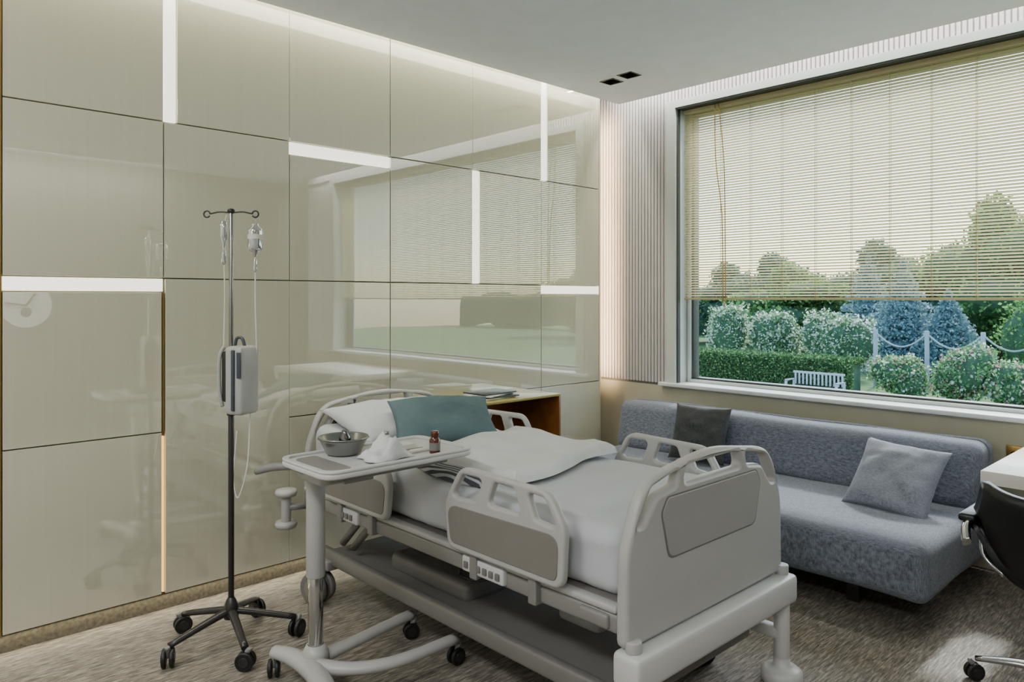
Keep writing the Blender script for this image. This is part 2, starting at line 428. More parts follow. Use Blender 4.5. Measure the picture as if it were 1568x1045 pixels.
# window trim
g=Grp('window_1',(2.5,4.8,1.9))
hardbox('casing_left',(0.42,4.69,0.83),(0.50,4.99,2.99),'trim',g)
hardbox('casing_right',(WX1,4.69,0.83),(WX1+0.08,4.99,2.99),'trim',g)
hardbox('casing_top',(0.50,4.69,WZ1),(WX1,4.99,2.99),'trim',g)
rbox('sill',(0.36,4.665,0.832),(WX1+0.1,4.93,0.86),'winframe_l',g,r=0.006)
for a,b in (((0.50,4.87,0.86),(0.545,4.95,WZ1)),((WX1-0.045,4.87,0.86),(WX1,4.95,WZ1)),((0.545,4.87,0.86),(WX1-0.045,4.95,0.895)),((0.545,4.87,WZ1-0.045),(WX1-0.045,4.95,WZ1))):
    rbox('frame',a,b,'winframe',g,r=0.004)
rbox('frame_bead',(0.505,4.845,0.86),(0.53,4.872,WZ1),'winframe_l',g,r=0.003)
rbox('frame_bead',(0.53,4.845,0.86),(WX1,4.872,0.882),'winframe_l',g,r=0.003)
hardbox('glass_pane',(0.54,4.905,0.89),(WX1-0.04,4.911,WZ1-0.04),'glass',g)
rbox('left_channel',(0.501,4.71,0.862),(0.512,4.745,WZ1-0.002),'winframe',g,r=0.002)
rbox('top_channel',(0.512,4.70,WZ1-0.012),(WX1,4.84,WZ1-0.001),'winframe',g,r=0.002)
# blind
g=Grp('venetian_blind',(2.5,4.78,2.2))
BX0,BX1=0.525,WX1-0.02; yb=4.785
rbox('headrail',(BX0,yb-0.02,WZ1-0.05),(BX1,yb+0.02,WZ1-0.014),'slat',g,r=0.003)
rbox('bottom_rail',(BX0,yb-0.012,1.488),(BX1,yb+0.012,1.505),'slat',g,r=0.003)
v=[];f=[];z=1.52;sp=0.0190;dp=0.0125;tl=math.radians(25)
while z<WZ1-0.055:
    k=len(v)
    for t,c in ((-1,0),(0,0.0012),(1,0)):
        y=yb+t*dp*math.cos(tl); zz=z-t*dp*math.sin(tl)+c
        v+=[(BX0,y,zz),(BX1,y,zz)]
    f+=[(k,k+1,k+3,k+2),(k+2,k+3,k+5,k+4)]
    z+=sp
pydata('slats',v,f,'slat',g,True)
x=BX0+0.08
while x<BX1:
    for dy in (-0.013,0.013): tube('ladder_cord',[(x,yb+dy,1.49),(x,yb+dy,WZ1-0.03)],0.0016,'slat',g,seg=5)
    x+=0.232
tube('pull_cord',[(0.80,4.755,WZ1-0.02),(0.81,4.752,2.5),(0.86,4.75,2.1),(0.87,4.75,1.47)],0.0035,'brass',g,smooth_k=6,seg=6)
tube('pull_cord',[(0.83,4.755,WZ1-0.02),(0.875,4.752,2.5),(0.885,4.75,2.1),(0.89,4.75,1.47)],0.0035,'brass',g,smooth_k=6,seg=6)
lathe('cord_knob',[(0.001,0),(0.006,-0.002),(0.008,-0.02),(0.004,-0.03),(0.001,-0.03)],(0.88,4.75,1.475),'slat',g,12)

# ---------------------------------------------------------------- wall paneling
P0=0.553;DY=0.6425
ys=[P0+DY*k for k in range(7)]; zs=[0.085,0.86,1.595,2.345,3.15]
g=Grp('wall_paneling',(0,2.5,1.6))
hardbox('backing',(-0.045,Y0+0.01,0.1),(-0.022,4.40,3.28),'seam',g)
LED=M['led']=emis('led_white',(255,252,240),1.8)
LEDW=M['ledw']=emis('led_warm',(255,205,120),1.6)
G=0.003
def panel(y0,y1,z0,z1,ga=G,gb=G,gc=G,gd=G):
    rbox('panel',(-0.022,y0+ga,z0+gc),(0,y1-gb,z1-gd),'panel',g,r=0.0015,smooth=False)
def led(y0,y1,z0,z1):
    rbox('led_strip',(-0.02,y0+0.003,z0+0.003),(-0.003,y1-0.003,z1-0.003),'led',g,r=0.001,smooth=False)
F=0.001; W=0.06
# top row
panel(ys[0],ys[1],zs[3],zs[4]); led(ys[1],ys[1]+W,zs[3],zs[4]); panel(ys[1]+W,ys[2],zs[3],zs[4],G,F); panel(ys[2],ys[3],zs[3],zs[4],F,G)
panel(ys[3],ys[4],zs[3],zs[4],G,F); panel(ys[4],ys[5],zs[3],zs[4],F,G); led(ys[5],ys[5]+W,zs[3],zs[4]); panel(ys[5]+W,ys[6],zs[3],zs[4])
# row 2
panel(ys[0],ys[1],zs[2],zs[3]); panel(ys[1],ys[2],zs[2],zs[3]); led(ys[2],ys[3],zs[3]-0.07,zs[3]); panel(ys[2],ys[3],zs[2],zs[3]-0.07)
panel(ys[3],ys[4],zs[2],zs[3]); led(ys[4],ys[4]+W,zs[2],zs[3]); panel(ys[4]+W,ys[5],zs[2],zs[3],G,F); panel(ys[5],ys[6],zs[2],zs[3],F,G)
# rows 3/4
led(ys[0],ys[1],zs[2]-0.066,zs[2]); panel(ys[0],ys[1],zs[1],zs[2]-0.066,G,0.009); panel(ys[0],ys[1],zs[0],zs[1],G,0.009)
panel(ys[1],ys[2],zs[0],zs[2],0.009,F); panel(ys[2],ys[3],zs[1],zs[2],F,G); panel(ys[2],ys[3],zs[0],zs[1],F,G)
panel(ys[3],ys[5],zs[1],zs[2]); panel(ys[3],ys[5],zs[0],zs[1]); led(ys[5],ys[6],zs[2]-0.066,zs[2]); panel(ys[5],ys[6],zs[1],zs[2]-0.066); panel(ys[5],ys[6],zs[0],zs[1])
rbox('led_warm_strip',(-0.02,ys[1]-0.004,zs[0]+0.01),(-0.006,ys[1]+0.004,zs[1]-0.02),'ledw',g,r=0.001,smooth=False)
rbox('brass_strip',(-0.02,ys[1]-0.004,zs[1]),(-0.004,ys[1]+0.004,zs[2]-0.066),'brass',g,r=0.001,smooth=False)
rbox('brass_edge',(-0.02,ys[0]-0.009,zs[0]),(0.002,ys[0]-0.002,zs[4]),'brass',g,r=0.001,smooth=False)
for k in range(1,4):
    for a,b in ((0,2),(2,3),(3,4)): panel(P0-0.014-DY*k,P0-0.014-DY*(k-1),zs[a],zs[b])
rbox('end_return',(-0.24,4.40,0.0),(0.0,4.415,3.28),'panel',g,r=0.001,smooth=False)
hardbox('baseboard_left',(-0.044,Y0,0),(-0.034,4.36,0.1),'base')

# lights: coves
o,l=area('cove_light_left',(0.05,1.9,3.24),0,0.05,4.9,64,(1.0,0.955,0.76)); orient(o,(-0.12,0,-1),(1,0,0))
o,l=area('cove_light_window',(2.5,4.60,3.24),0,5.0,0.05,46,(1.0,0.97,0.90)); orient(o,(0,0.15,-1),(1,0,0))
o,l=area('toe_light_left',(-0.015,1.6,0.08),0,0.02,5.2,6,(1.0,0.90,0.66)); orient(o,(0.45,0,-1),(1,0,0.45))
o,l=area('recess_light',(-0.14,4.44,1.9),0,0.03,2.1,12,(1.0,0.68,0.40)); orient(o,(-0.1,1,0),(1,0.1,0)); l.spread=math.radians(80)
# added fill light behind the camera, built as framed ceiling panels
M['diff']=emis('fill_panel_glow',(250,250,250),2.0)
for x in (1.6,4.0):
    g=Grp('added_fill_panel',(x,-0.8,2.99))
    for a,b in (((x-0.62,-1.12,2.975),(x+0.62,-1.09,3.0)),((x-0.62,-0.51,2.975),(x+0.62,-0.48,3.0)),((x-0.62,-1.09,2.975),(x-0.59,-0.51,3.0)),((x+0.59,-1.09,2.975),(x+0.62,-0.51,3.0))): hardbox('fill_bezel',a,b,'white',g)
    hardbox('fill_diffuser',(x-0.59,-1.09,2.992),(x+0.59,-0.51,2.9995),'diff',g)
    o,l=area('fill_panel_lamp',(x,-0.8,2.985),0,1.15,0.55,52,(0.97,0.99,1.0)); orient(o,(0,0,-1),(1,0,0))
# added fill strip that brightens the opposite wall and its mirrored clock
g=Grp('added_fill_strip',(4.9,1.6,2.98)); hardbox('fill_housing',(4.86,0.2,2.97),(4.94,3.0,3.0),'white',g)
o,l=area('fill_strip_lamp',(4.9,1.6,2.965),0,0.05,2.7,60,(1.0,1.0,1.0)); orient(o,(0.4,0,-1),(1,0,0.4))

# ---------------------------------------------------------------- hospital bed
g=Grp('hospital_bed',(1.25,2.26,0))
YN,YF=1.80,2.72
def endboard(x,zt,name,sc=1.0,zb=0.43,inset=True):
    yc=2.26
    def P(l): return [(yc+p[0]*sc,)+tuple(p[1:]) for p in l]
    out=rpoly(P([(-0.49,zb,0.03),(-0.485,zt-0.24,0.3),(-0.40,zt-0.035,0.16),(0,zt+0.02,0.8),(0.40,zt-0.035,0.16),(0.485,zt-0.24,0.3),(0.49,zb,0.03)]),0.05,8)
    h=[rpoly(P([(-0.185,zt-0.075,0.02),(-0.165,zt-0.018,0.02),(0.165,zt-0.018,0.02),(0.185,zt-0.075,0.02)]),0.02)]
    for s in (-1,1):
        q=P([(s*0.225,zt-0.075,0.02),(s*0.21,zt-0.024,0.02),(s*0.36,zt-0.06,0.04),(s*0.435,zt-0.17,0.02),(s*0.40,zt-0.17,0.03),(s*0.33,zt-0.09,0.05)])
        h.append(rpoly(q,0.02))
    extr(name,out,h,0.045,0.014,'x',(x,0,0),'plastic',g)
    if inset:
        pn=rpoly(P([(-0.27,zt-0.30,0.04),(-0.31,zt-0.15,0.03),(-0.28,zt-0.105,0.03),(0.28,zt-0.105,0.03),(0.31,zt-0.15,0.03),(0.27,zt-0.30,0.04)]),0.03)
        for s in (-1,1):
            extr(name+'_groove',rpoly(P([(-0.275,zt-0.305,0.04),(-0.316,zt-0.15,0.03),(-0.285,zt-0.10,0.03),(0.285,zt-0.10,0.03),(0.316,zt-0.15,0.03),(0.275,zt-0.305,0.04)]),0.03),[],0.004,0.001,'x',(x+s*0.0225,0,0),'groove',g)
            extr(name+'_inset',pn,[],0.012,0.003,'x',(x+s*0.021,0,0),'insetgrey' if name=='footboard' else 'taupe',g)
endboard(2.30,0.965,'footboard')
endboard(0.24,0.985,'headboard',0.93)
# side rails
def siderail(x0,x1,y,name,flip=False,zb=0.555,zt=0.875):
    L=x1-x0
    def P(l): return [(x1-p[0]*L if flip else x0+p[0]*L,)+tuple(p[1:]) for p in l]
    out=rpoly(P([(0.04,zb,0.05),(0.0,zb+0.17,0.12),(0.16,zt,0.09),(0.88,zt-0.01,0.09),(1.0,zb+0.20,0.1),(0.98,zb,0.05)]),0.05,8)
    holes=[rpoly(P([(0.07,zb+0.195,0.02),(0.175,zt-0.03,0.03),(0.36,zt-0.028,0.02),(0.30,zb+0.205,0.02)]),0.02),
           rpoly(P([(0.40,zb+0.205,0.02),(0.46,zt-0.028,0.02),(0.62,zt-0.03,0.02),(0.68,zb+0.205,0.02)]),0.02),
           rpoly(P([(0.78,zb+0.205,0.02),(0.72,zt-0.03,0.02),(0.85,zt-0.035,0.03),(0.95,zb+0.195,0.02)]),0.02)]
    extr(name,out,holes,0.032,0.010,'y',(0,y,0),'plastic',g)
    pn=rpoly(P([(0.075,zb+0.025,0.03),(0.04,zb+0.165,0.05),(0.96,zb+0.175,0.05),(0.945,zb+0.025,0.03)]),0.03)
    for s in (-1,1): extr(name+'_inset',pn,[],0.006,0.002,'y',(0,y+s*0.016,0),'taupe',g)
siderail(1.47,2.10,1.752,'siderail_foot_near'); siderail(0.52,1.10,1.752,'siderail_head_near',True)
siderail(1.47,2.05,2.768,'siderail_foot_far'); siderail(0.36,0.95,2.768,'siderail_head_far',True)
for y in (1.775,2.745):
    for xx in (0.66,0.92,1.62,1.93):
        rbox('rail_bracket',(xx-0.02,y-0.02,0.46),(xx+0.02,y+0.02,0.62),'frame',g,r=0.006)
# deck frame
for y in (1.80,2.70):
    rbox('deck_beam',(0.27,y-0.02,0.465),(2.28,y+0.02,0.525),'frame',g,r=0.01)
    rbox('deck_edge',(0.27,y-0.022,0.525),(2.275,y+0.022,0.55),'plastic',g,r=0.01)
rbox('deck_plate',(0.27,1.81,0.52),(2.275,2.70,0.55),'greycover',g,r=0.01)
for xx in (0.45,1.2,1.95): rbox('cross_beam',(xx-0.03,1.81,0.46),(xx+0.03,2.69,0.52),'frame',g,r=0.008)
def mdisp(p,n):
    a=noise.noise(p*5.0)*0.006+noise.noise(Vector((p.x*14,p.y*4,p.z*14)))*0.004
    side=1-abs(n.z)
    a+=side*0.006*math.sin(p.x*22+3*noise.noise(p*3))
    q=p+n*a
    if p.x<0.95 and p.z>0.6:
        q.z+=max(0,(0.95-p.x))*0.16
    return q
rbox('mattress',(0.30,1.82,0.55),(2.255,2.70,0.765),'sheet',g,r=0.055,n=(70,34,8),disp=mdisp)
cloth('sheet_fold',[(1.66,1.88),(2.2,1.88),(2.2,2.64),(1.64,2.64)],0.758,0.008,0.008,5,'sheet',g)
cloth('striped_blanket',[(0.96,1.84),(1.54,1.86),(1.46,2.60),(0.90,2.60)],0.765,0.028,0.006,1,'stripe',g)
cloth('folded_blanket',[(0.99,1.975),(1.66,1.93),(1.55,2.70),(0.88,2.66)],0.785,0.042,0.030,9,'blanket',g,n=80)
R=Matrix.Rotation(math.radians(90),3,'Z')
pillow('pillow_white',(0.50,2.22,0.87),0.72,0.46,0.14,Matrix.Rotation(math.radians(14),3,'Y')@R,'sheet',g,3)
# chassis
rbox('chassis_tray',(0.36,1.84,0.17),(2.24,2.66,0.235),'greycover',g,r=0.02,n=(4,2,1))
rbox('chassis_rim',(0.36,1.815,0.19),(2.22,1.86,0.262),'greycover',g,r=0.015)
rbox('chassis_rim',(0.36,2.64,0.19),(2.22,2.685,0.262),'greycover',g,r=0.015)
rbox('chassis_cover',(0.78,1.95,0.22),(1.35,2.55,0.31),'greycover',g,r=0.035,n=(3,3,1))
for xx in (0.85,1.80):
    rbox('lift_column_outer',(xx-0.11,2.13,0.22),(xx+0.11,2.39,0.40),'plastic',g,r=0.03)
    rbox('lift_column_inner',(xx-0.085,2.155,0.38),(xx+0.085,2.365,0.50),'plastic_w',g,r=0.025)
tube('actuator',[(1.0,2.26,0.40),(1.55,2.26,0.47)],0.025,'plastic_w',g)
for xx in (0.45,0.55): tube('strut',[(xx,1.90,0.28),(xx+0.22,1.90,0.48)],0.018,'frame',g)
# foot bumper assembly
rbox('bumper_beam',(2.27,1.76,0.315),(2.375,2.78,0.425),'plastic_w',g,r=0.02,n=(1,4,1))
for y in (1.80,2.74):
    cyl('bumper_cap',(2.325,y,0.42),(2.325,y,0.46),0.026,'plastic',g)
    cyl('post',(2.325,y,0.09),(2.325,y,0.33),0.030,'plastic_w',g)
    lathe('post_foot',[(0.0,0.0),(0.07,0.0),(0.078,0.012),(0.078,0.045),(0.06,0.06),(0.034,0.065),(0.03,0.10)],(2.325,y,0.0),'plastic_w',g)
    rbox('post_arm',(2.05,y-0.022 if y<2 else y-0.03,0.17),(2.33,y+0.022,0.215),'plastic_w',g,r=0.012)
rbox('foot_crossbar',(2.04,1.80,0.165),(2.12,2.74,0.225),'plastic_w',g,r=0.015)
def caster(G_,x,y,r,ang=0,top=None,mt='rubber'):
    d=Vector((math.cos(ang),math.sin(ang),0)); s=Vector((-d.y,d.x,0))
    c=Vector((x,y,r)); 
    for k in (-1,1):
        a=c+s*k*r*0.18; b=c+s*k*r*0.62
        cyl('caster_wheel',a,b,r,mt,G_,seg=22,b=r*0.12)
        cyl('caster_hub',b-s*k*0.003,b+s*k*0.003,r*0.55,'frame' if mt!='rubber' else 'darkmetal',G_,seg=16)
    t=top if top else r*2.3
    tube('caster_fork',[c+Vector((0,0,0)),c+d*r*0.2+Vector((0,0,r*0.9)),c+d*r*0.5+Vector((0,0,r*1.25)),Vector((x,y,0))+d*r*0.55+Vector((0,0,t))],[r*0.16,r*0.3,r*0.28,r*0.2],'frame',G_,smooth_k=4,seg=10)
for x,y in ((0.40,1.79),(0.40,2.72),(2.05,1.88),(2.02,2.64)):
    caster(g,x,y,0.078,0.3,0.2,'greycover' if x<1 else 'rubber')
    rbox('caster_mount',(x-0.05,min(y,1.83) if y<2.2 else 2.62,0.17),(x+0.09,1.9 if y<2.2 else max(y,2.7),0.22),'frame',g,r=0.01)
# head bumper rollers
for y in (1.72,2.80):
    tube('bumper_arm',[(0.24,y+(0.1 if y<2 else -0.1),0.44),(0.20,y,0.44)],0.018,'frame',g)
    cyl('bumper_roller',(0.20,y,0.36),(0.20,y,0.52),0.024,'plastic',g)
    lathe('bumper_disc',[(0.0,0),(0.05,0),(0.055,0.015),(0.05,0.03),(0,0.03)],(0.20,y,0.34),'plastic',g)
    lathe('bumper_disc',[(0.0,0),(0.05,0),(0.055,0.015),(0.05,0.03),(0,0.03)],(0.20,y,0.50),'plastic',g)
# control panels under near rail
rbox('control_box',(1.55,1.762,0.475),(1.78,1.80,0.535),'plastic_w',g,r=0.008)
for k in range(6): rbox('button',(1.565+k*0.035,1.756,0.49),(1.587+k*0.035,1.765,0.515),'greycover',g,r=0.003)
rbox('control_box',(0.62,1.765,0.47),(0.80,1.80,0.53),'plastic_w',g,r=0.008)
for k in range(4): rbox('button',(0.635+k*0.035,1.758,0.485),(0.657+k*0.035,1.768,0.51),'greycover',g,r=0.003)
rbox('foot_latch',(2.13,1.765,0.475),(2.25,1.80,0.52),'frame',g,r=0.01)
tube('cable',[(1.50,1.80,0.46),(1.47,1.82,0.42),(1.52,1.86,0.40),(1.60,1.88,0.43)],0.006,'rubber',g,smooth_k=5,seg=8)

gp=Grp('bed_cushion',(0.80,2.22,0.9))
Rt=Matrix.Rotation(math.radians(-25),3,'Z')@Matrix.Rotation(math.radians(30),3,'Y')@Matrix.Rotation(math.radians(90),3,'Z')
pillow('cover',(0.80,2.26,0.895),0.52,0.34,0.15,Rt,'teal',gp,11)

# ---------------------------------------------------------------- overbed table
g=Grp('overbed_table',(1.2,1.5,0))
TZ=0.905
tray=rpoly([(1.12,1.23,0.07),(1.49,1.23,0.07),(1.49,1.88,0.05),(1.12,1.88,0.05)],0.06,8)
extr('tabletop',tray,[],0.022,0.008,'z',(0,0,TZ-0.011),'plastic_w',g)
inner=rpoly([(1.14,1.25,0.06),(1.47,1.25,0.06),(1.47,1.86,0.04),(1.14,1.86,0.04)],0.05,8)
extr('tabletop_rim',rpoly([(1.12,1.23,0.07),(1.49,1.23,0.07),(1.49,1.88,0.05),(1.12,1.88,0.05)],0.06,8),[inner],0.010,0.003,'z',(0,0,TZ+0.004),'plastic_w',g)
extr('end_recess',rpoly([(1.17,1.27,0.04),(1.44,1.27,0.04),(1.44,1.36,0.02),(1.17,1.36,0.02)],0.03,6),[],0.003,0.0008,'z',(0,0,TZ+0.0005),'frame',g)
PX,PY=1.10,1.40
cyl('post_lower',(PX,PY,0.07),(PX,PY,0.46),0.029,'chrome',g)
cyl('post_upper',(PX,PY,0.42),(PX,PY,0.82),0.036,'plastic',g)
rbox('post_head',(PX-0.05,PY-0.06,0.80),(PX+0.15,PY+0.06,0.85),'plastic',g,r=0.02)
rbox('support_beam',(1.16,1.28,0.855),(1.22,1.80,0.885),'frame',g,r=0.008)
rbox('support_beam',(1.36,1.28,0.855),(1.42,1.80,0.885),'frame',g,r=0.008)
rbox('support_plate',(1.07,1.34,0.845),(1.42,1.46,0.862),'frame',g,r=0.006)
tube('lever',[(1.14,1.32,0.865),(1.05,1.26,0.86),(0.97,1.22,0.835)],[0.012,0.016,0.014],'frame',g,smooth_k=4)
# base
tube('base_cross',[(0.93,1.31,0.10),(1.02,1.35,0.095),(1.15,1.36,0.09),(1.30,1.33,0.09),(1.40,1.30,0.09)],[0.03,0.04,0.045,0.04,0.03],'plastic',g,smooth_k=6,sx=1,sz=0.75)
tube('base_leg',[(1.10,1.40,0.10),(1.09,1.55,0.105),(1.06,1.72,0.105),(1.03,1.90,0.105)],[0.034,0.028,0.026,0.026],'plastic',g,smooth_k=6,sz=0.8)
tube('base_leg',[(1.14,1.38,0.095),(1.26,1.46,0.10),(1.34,1.62,0.105),(1.345,1.90,0.105)],[0.036,0.03,0.028,0.026],'plastic',g,smooth_k=6,sz=0.8)
lathe('post_collar',[(0.03,0.0),(0.055,0.0),(0.05,0.03),(0.034,0.06),(0.03,0.06)],(PX,PY,0.10),'plastic',g)
for x,y,a in ((0.93,1.31,2.6),(1.40,1.30,-0.4),(1.03,1.90,1.2),(1.345,1.90,1.6)): caster(g,x,y,0.035,a,0.10)
# things on the table
T=TZ+0.002
g=Grp('steel_basin',(1.215,1.455,T))
lathe('bowl',[(0.0,0.0),(0.055,0.0),(0.066,0.006),(0.086,0.05),(0.094,0.062),(0.097,0.062),(0.094,0.067),(0.088,0.064),(0.064,0.012),(0.05,0.006),(0.0,0.006)],(1.215,1.455,T),'steel',g,36)
lathe('flask',[(0.0,0.008),(0.02,0.008),(0.022,0.012),(0.022,0.06),(0.012,0.075),(0.012,0.085),(0,0.085)],(1.20,1.47,T),'bag',g,18)
cyl('roll',(1.235,1.44,T+0.012),(1.235,1.44,T+0.05),0.02,'blanket',g)
g=Grp('folded_towel',(1.36,1.52,T))
v=[];f=[];n=24
for i in range(n+1):
    for j in range(n+1):
        a=i/n;b=j/n
        x=1.325+a*0.13+0.010*math.sin(b*6); y=1.44+b*0.17+0.010*math.sin(a*7)
        e=min(1,min(a,1-a,b,1-b)*9)
        z=T+0.004+e*(0.018+0.055*max(0,1-abs(b-0.45-0.2*a)*3.2)+0.03*abs(noise.noise(Vector((a*5,b*5,1)))))
        v.append((x,y,z))
for i in range(n):
    for j in range(n):
        k=i*(n+1)+j; f.append((k,k+n+1,k+n+2,k+1))
o=pydata('cloth',v,f,'blanket',g); md=o.modifiers.new('s','SOLIDIFY'); md.thickness=0.003
g=Grp('medicine_bottle',(1.455,1.72,T))
lathe('body',[(0,0),(0.019,0),(0.021,0.003),(0.021,0.052),(0.014,0.062),(0.012,0.066),(0,0.066)],(1.445,1.715,T),'amber',g)
lathe('label',[(0.0213,0.012),(0.0213,0.042)],(1.445,1.715,T),'taupe',g)
lathe('cap',[(0.015,0.064),(0.016,0.066),(0.016,0.083),(0.014,0.085),(0,0.085)],(1.445,1.715,T),'amber',g)
g=Grp('glass_vial',(1.20,1.66,T))
lathe('body',[(0,0),(0.014,0),(0.015,0.003),(0.015,0.035),(0.009,0.043),(0.009,0.047),(0,0.047)],(1.20,1.66,T),'label',g,18)
lathe('cap',[(0.010,0.045),(0.011,0.047),(0.011,0.057),(0,0.057)],(1.20,1.66,T),'steel',g,18)
g=Grp('medicine_box',(1.28,1.67,T))
rbox('carton',(1.255,1.62,T),(1.315,1.72,T+0.018),'label',g,r=0.001)
rbox('blister',(1.33,1.65,T),(1.37,1.74,T+0.004),'steel',g,r=0.001)
g=Grp('syringe',(1.34,1.72,T))
cyl('barrel',(1.39,1.64,T+0.008),(1.385,1.74,T+0.008),0.007,'label',g,12); cyl('plunger',(1.39,1.64,T+0.008),(1.392,1.62,T+0.008),0.004,'wcap',g,10)
tube('needle',[(1.385,1.74,T+0.008),(1.383,1.78,T+0.008)],0.001,'chrome',g,seg=6)

# ---------------------------------------------------------------- IV stand
IX,IY=0.531,1.303
g=Grp('iv_drip_stand',(IX,IY,0))
for k in range(5):
    a=math.radians(-83+72*k); d=Vector((math.cos(a),math.sin(a),0)); c=Vector((IX,IY,0))
    tube('leg',[c+Vector((0,0,0.145)),c+d*0.1+Vector((0,0,0.125)),c+d*0.27+Vector((0,0,0.085))],[0.020,0.018,0.015],'darkmetal',g,smooth_k=4,sz=0.8)
    e=c+d*0.275; caster(g,e.x,e.y,0.038,a+1.0,0.09)
lathe('hub',[(0,0.11),(0.03,0.11),(0.034,0.13),(0.03,0.165),(0.02,0.19),(0.013,0.2)],(IX,IY,0),'darkmetal',g)
cyl('pole_lower',(IX,IY,0.15),(IX,IY,1.02),0.0125,'darkmetal',g)
cyl('pole_upper',(IX,IY,1.0),(IX,IY,1.885),0.0095,'steel',g)
cyl('pole_collar',(IX,IY,0.99),(IX,IY,1.05),0.018,'darkmetal',g)
bd=Vector((0.6845,0.729,0)); c0=Vector((IX,IY,1.872))
for s in (-1,1):
    pts=[c0+bd*s*0.0,c0+bd*s*0.05+Vector((0,0,0.004)),c0+bd*s*0.09-Vector((0,0,0.004))]
    e=c0+bd*s*0.105-Vector((0,0,0.006))
    for k in range(7):
        th=math.radians(150-k*50); pts.append(e+bd*s*0.014*math.cos(th)+Vector((0,0,0.014*math.sin(th))))
    tube('hook_arm',pts,0.0035,'darkmetal',g,smooth_k=4,seg=8)
lathe('pole_top',[(0.012,0),(0.016,0.003),(0.016,0.014),(0.010,0.02),(0,0.02)],(IX,IY,1.87),'darkmetal',g)
b=c0+bd*0.105
tube('bag_hanger',[b-Vector((0,0,0.015)),b-Vector((0,0,0.05))],0.002,'chrome',g,seg=6)
lathe('drip_bottle',[(0,-0.05),(0.016,-0.05),(0.018,-0.062),(0.03,-0.07),(0.032,-0.08),(0.032,-0.155),(0.024,-0.168),(0.012,-0.175),(0.010,-0.19),(0,-0.19)],tuple(b),'bag',g)
lathe('drip_label',[(0.0325,-0.095),(0.0325,-0.115)],tuple(b),'label',g)
lathe('drip_fluid',[(0,-0.115),(0.030,-0.115),(0.030,-0.154),(0.022,-0.166),(0,-0.17)],tuple(b),'wcap',g)
lathe('drip_chamber',[(0,-0.20),(0.006,-0.20),(0.008,-0.21),(0.008,-0.25),(0.003,-0.26),(0,-0.26)],tuple(b),'bag',g,14)
M['tubing']=mat('clear_tubing',(225,225,215),0.3)
tube('drip_tube',[b-Vector((0,0,0.19)),b-Vector((0,0,0.4)),b+bd*0.004-Vector((0,0,0.62)),b-bd*0.02-Vector((0,0,0.85)),b-bd*0.035-Vector((0,0,1.1)),b-bd*0.075-Vector((0,0,1.24)),b-bd*0.095-Vector((0,0,1.15)),b-bd*0.08-Vector((0,0,0.95))],0.003,'tubing',g,smooth_k=10,seg=6)
b2=c0-bd*0.02
tube('second_line',[b2-Vector((0,0,0.01)),b2-bd*0.012-Vector((0,0,0.1)),b2-bd*0.008-Vector((0,0,0.35)),b2-bd*0.012-Vector((0,0,0.6))],0.003,'tubing',g,smooth_k=8,seg=6)
lathe('second_drip',[(0,0),(0.012,-0.01),(0.016,-0.03),(0.016,-0.08),(0.008,-0.1),(0.006,-0.13),(0.010,-0.14),(0.01,-0.19),(0,-0.2)],tuple(b2-bd*0.012-Vector((0,0,0.03))),'bag',g,16)
Rb=Matrix.Translation((IX,IY,0))@Matrix.Rotation(math.atan2(bd.y,bd.x)-0.35,4,'Z')
rbox('pump_body',(0.012,-0.06,1.0),(0.105,0.06,1.295),'pump',g,r=0.02,n=(1,1,3),xf=Rb)
rbox('pump_front',(0.055,-0.068,1.02),(0.072,-0.058,1.28),'pumpdk',g,r=0.004,xf=Rb)
rbox('pump_screen',(0.082,-0.064,1.16),(0.102,-0.0585,1.27),'pumpdk',g,r=0.002,xf=Rb)
rbox('pump_clamp',(-0.03,-0.03,1.05),(0.02,0.03,1.27),'darkmetal',g,r=0.012,xf=Rb)
tube('pump_handle',[Rb@Vector((-0.028,-0.02,1.03)),Rb@Vector((-0.036,-0.03,1.10)),Rb@Vector((-0.036,-0.03,1.24)),Rb@Vector((-0.02,-0.02,1.29))],0.008,'pump',g,smooth_k=5,seg=10)
tube('pump_top_handle',[Rb@Vector((0.02,0,1.28)),Rb@Vector((0.03,0,1.325)),Rb@Vector((0.06,0,1.325)),Rb@Vector((0.075,0,1.28))],0.007,'pumpdk',g,smooth_k=5,seg=10)

# ---------------------------------------------------------------- wall cabinet
g=Grp('bedside_cabinet',(0.2,3.16,0.74))
cy0,cy1,cz0,cz1,cx1=2.78,3.54,0.55,0.875,0.40
rbox('top',(0.002,cy0,cz1-0.016),(cx1,cy1,cz1),'boxtop',g,r=0.002)
rbox('bottom',(0.002,cy0,cz0),(cx1,cy1,cz0+0.016),'boxtop',g,r=0.002)
rbox('side_near',(0.002,cy0,cz0+0.016),(cx1,cy0+0.016,cz1-0.016),'box',g,r=0.002)
rbox('side_far',(0.002,cy1-0.016,cz0+0.016),(cx1,cy1,cz1-0.016),'box',g,r=0.002)
rbox('back',(0.002,cy0+0.016,cz0+0.016),(0.02,cy1-0.016,cz1-0.016),'box',g,r=0.002)
g=Grp('magazine_stack',(0.22,3.05,cz1))
for k,(dx,dy,a,mm) in enumerate(((0,0,0.1,'paper'),(0.01,0.01,-0.15,'paperdk'),(0,-0.01,0.3,'paper'),(0.0,0.0,0.05,'paperdk'))):
    xf=Matrix.Translation((0.22+dx,3.08+dy,cz1+0.0095*k))@Matrix.Rotation(a,4,'Z')
    rbox('magazine',(-0.10,-0.14,0.0),(0.10,0.14,0.009),mm,g,r=0.002,xf=xf)

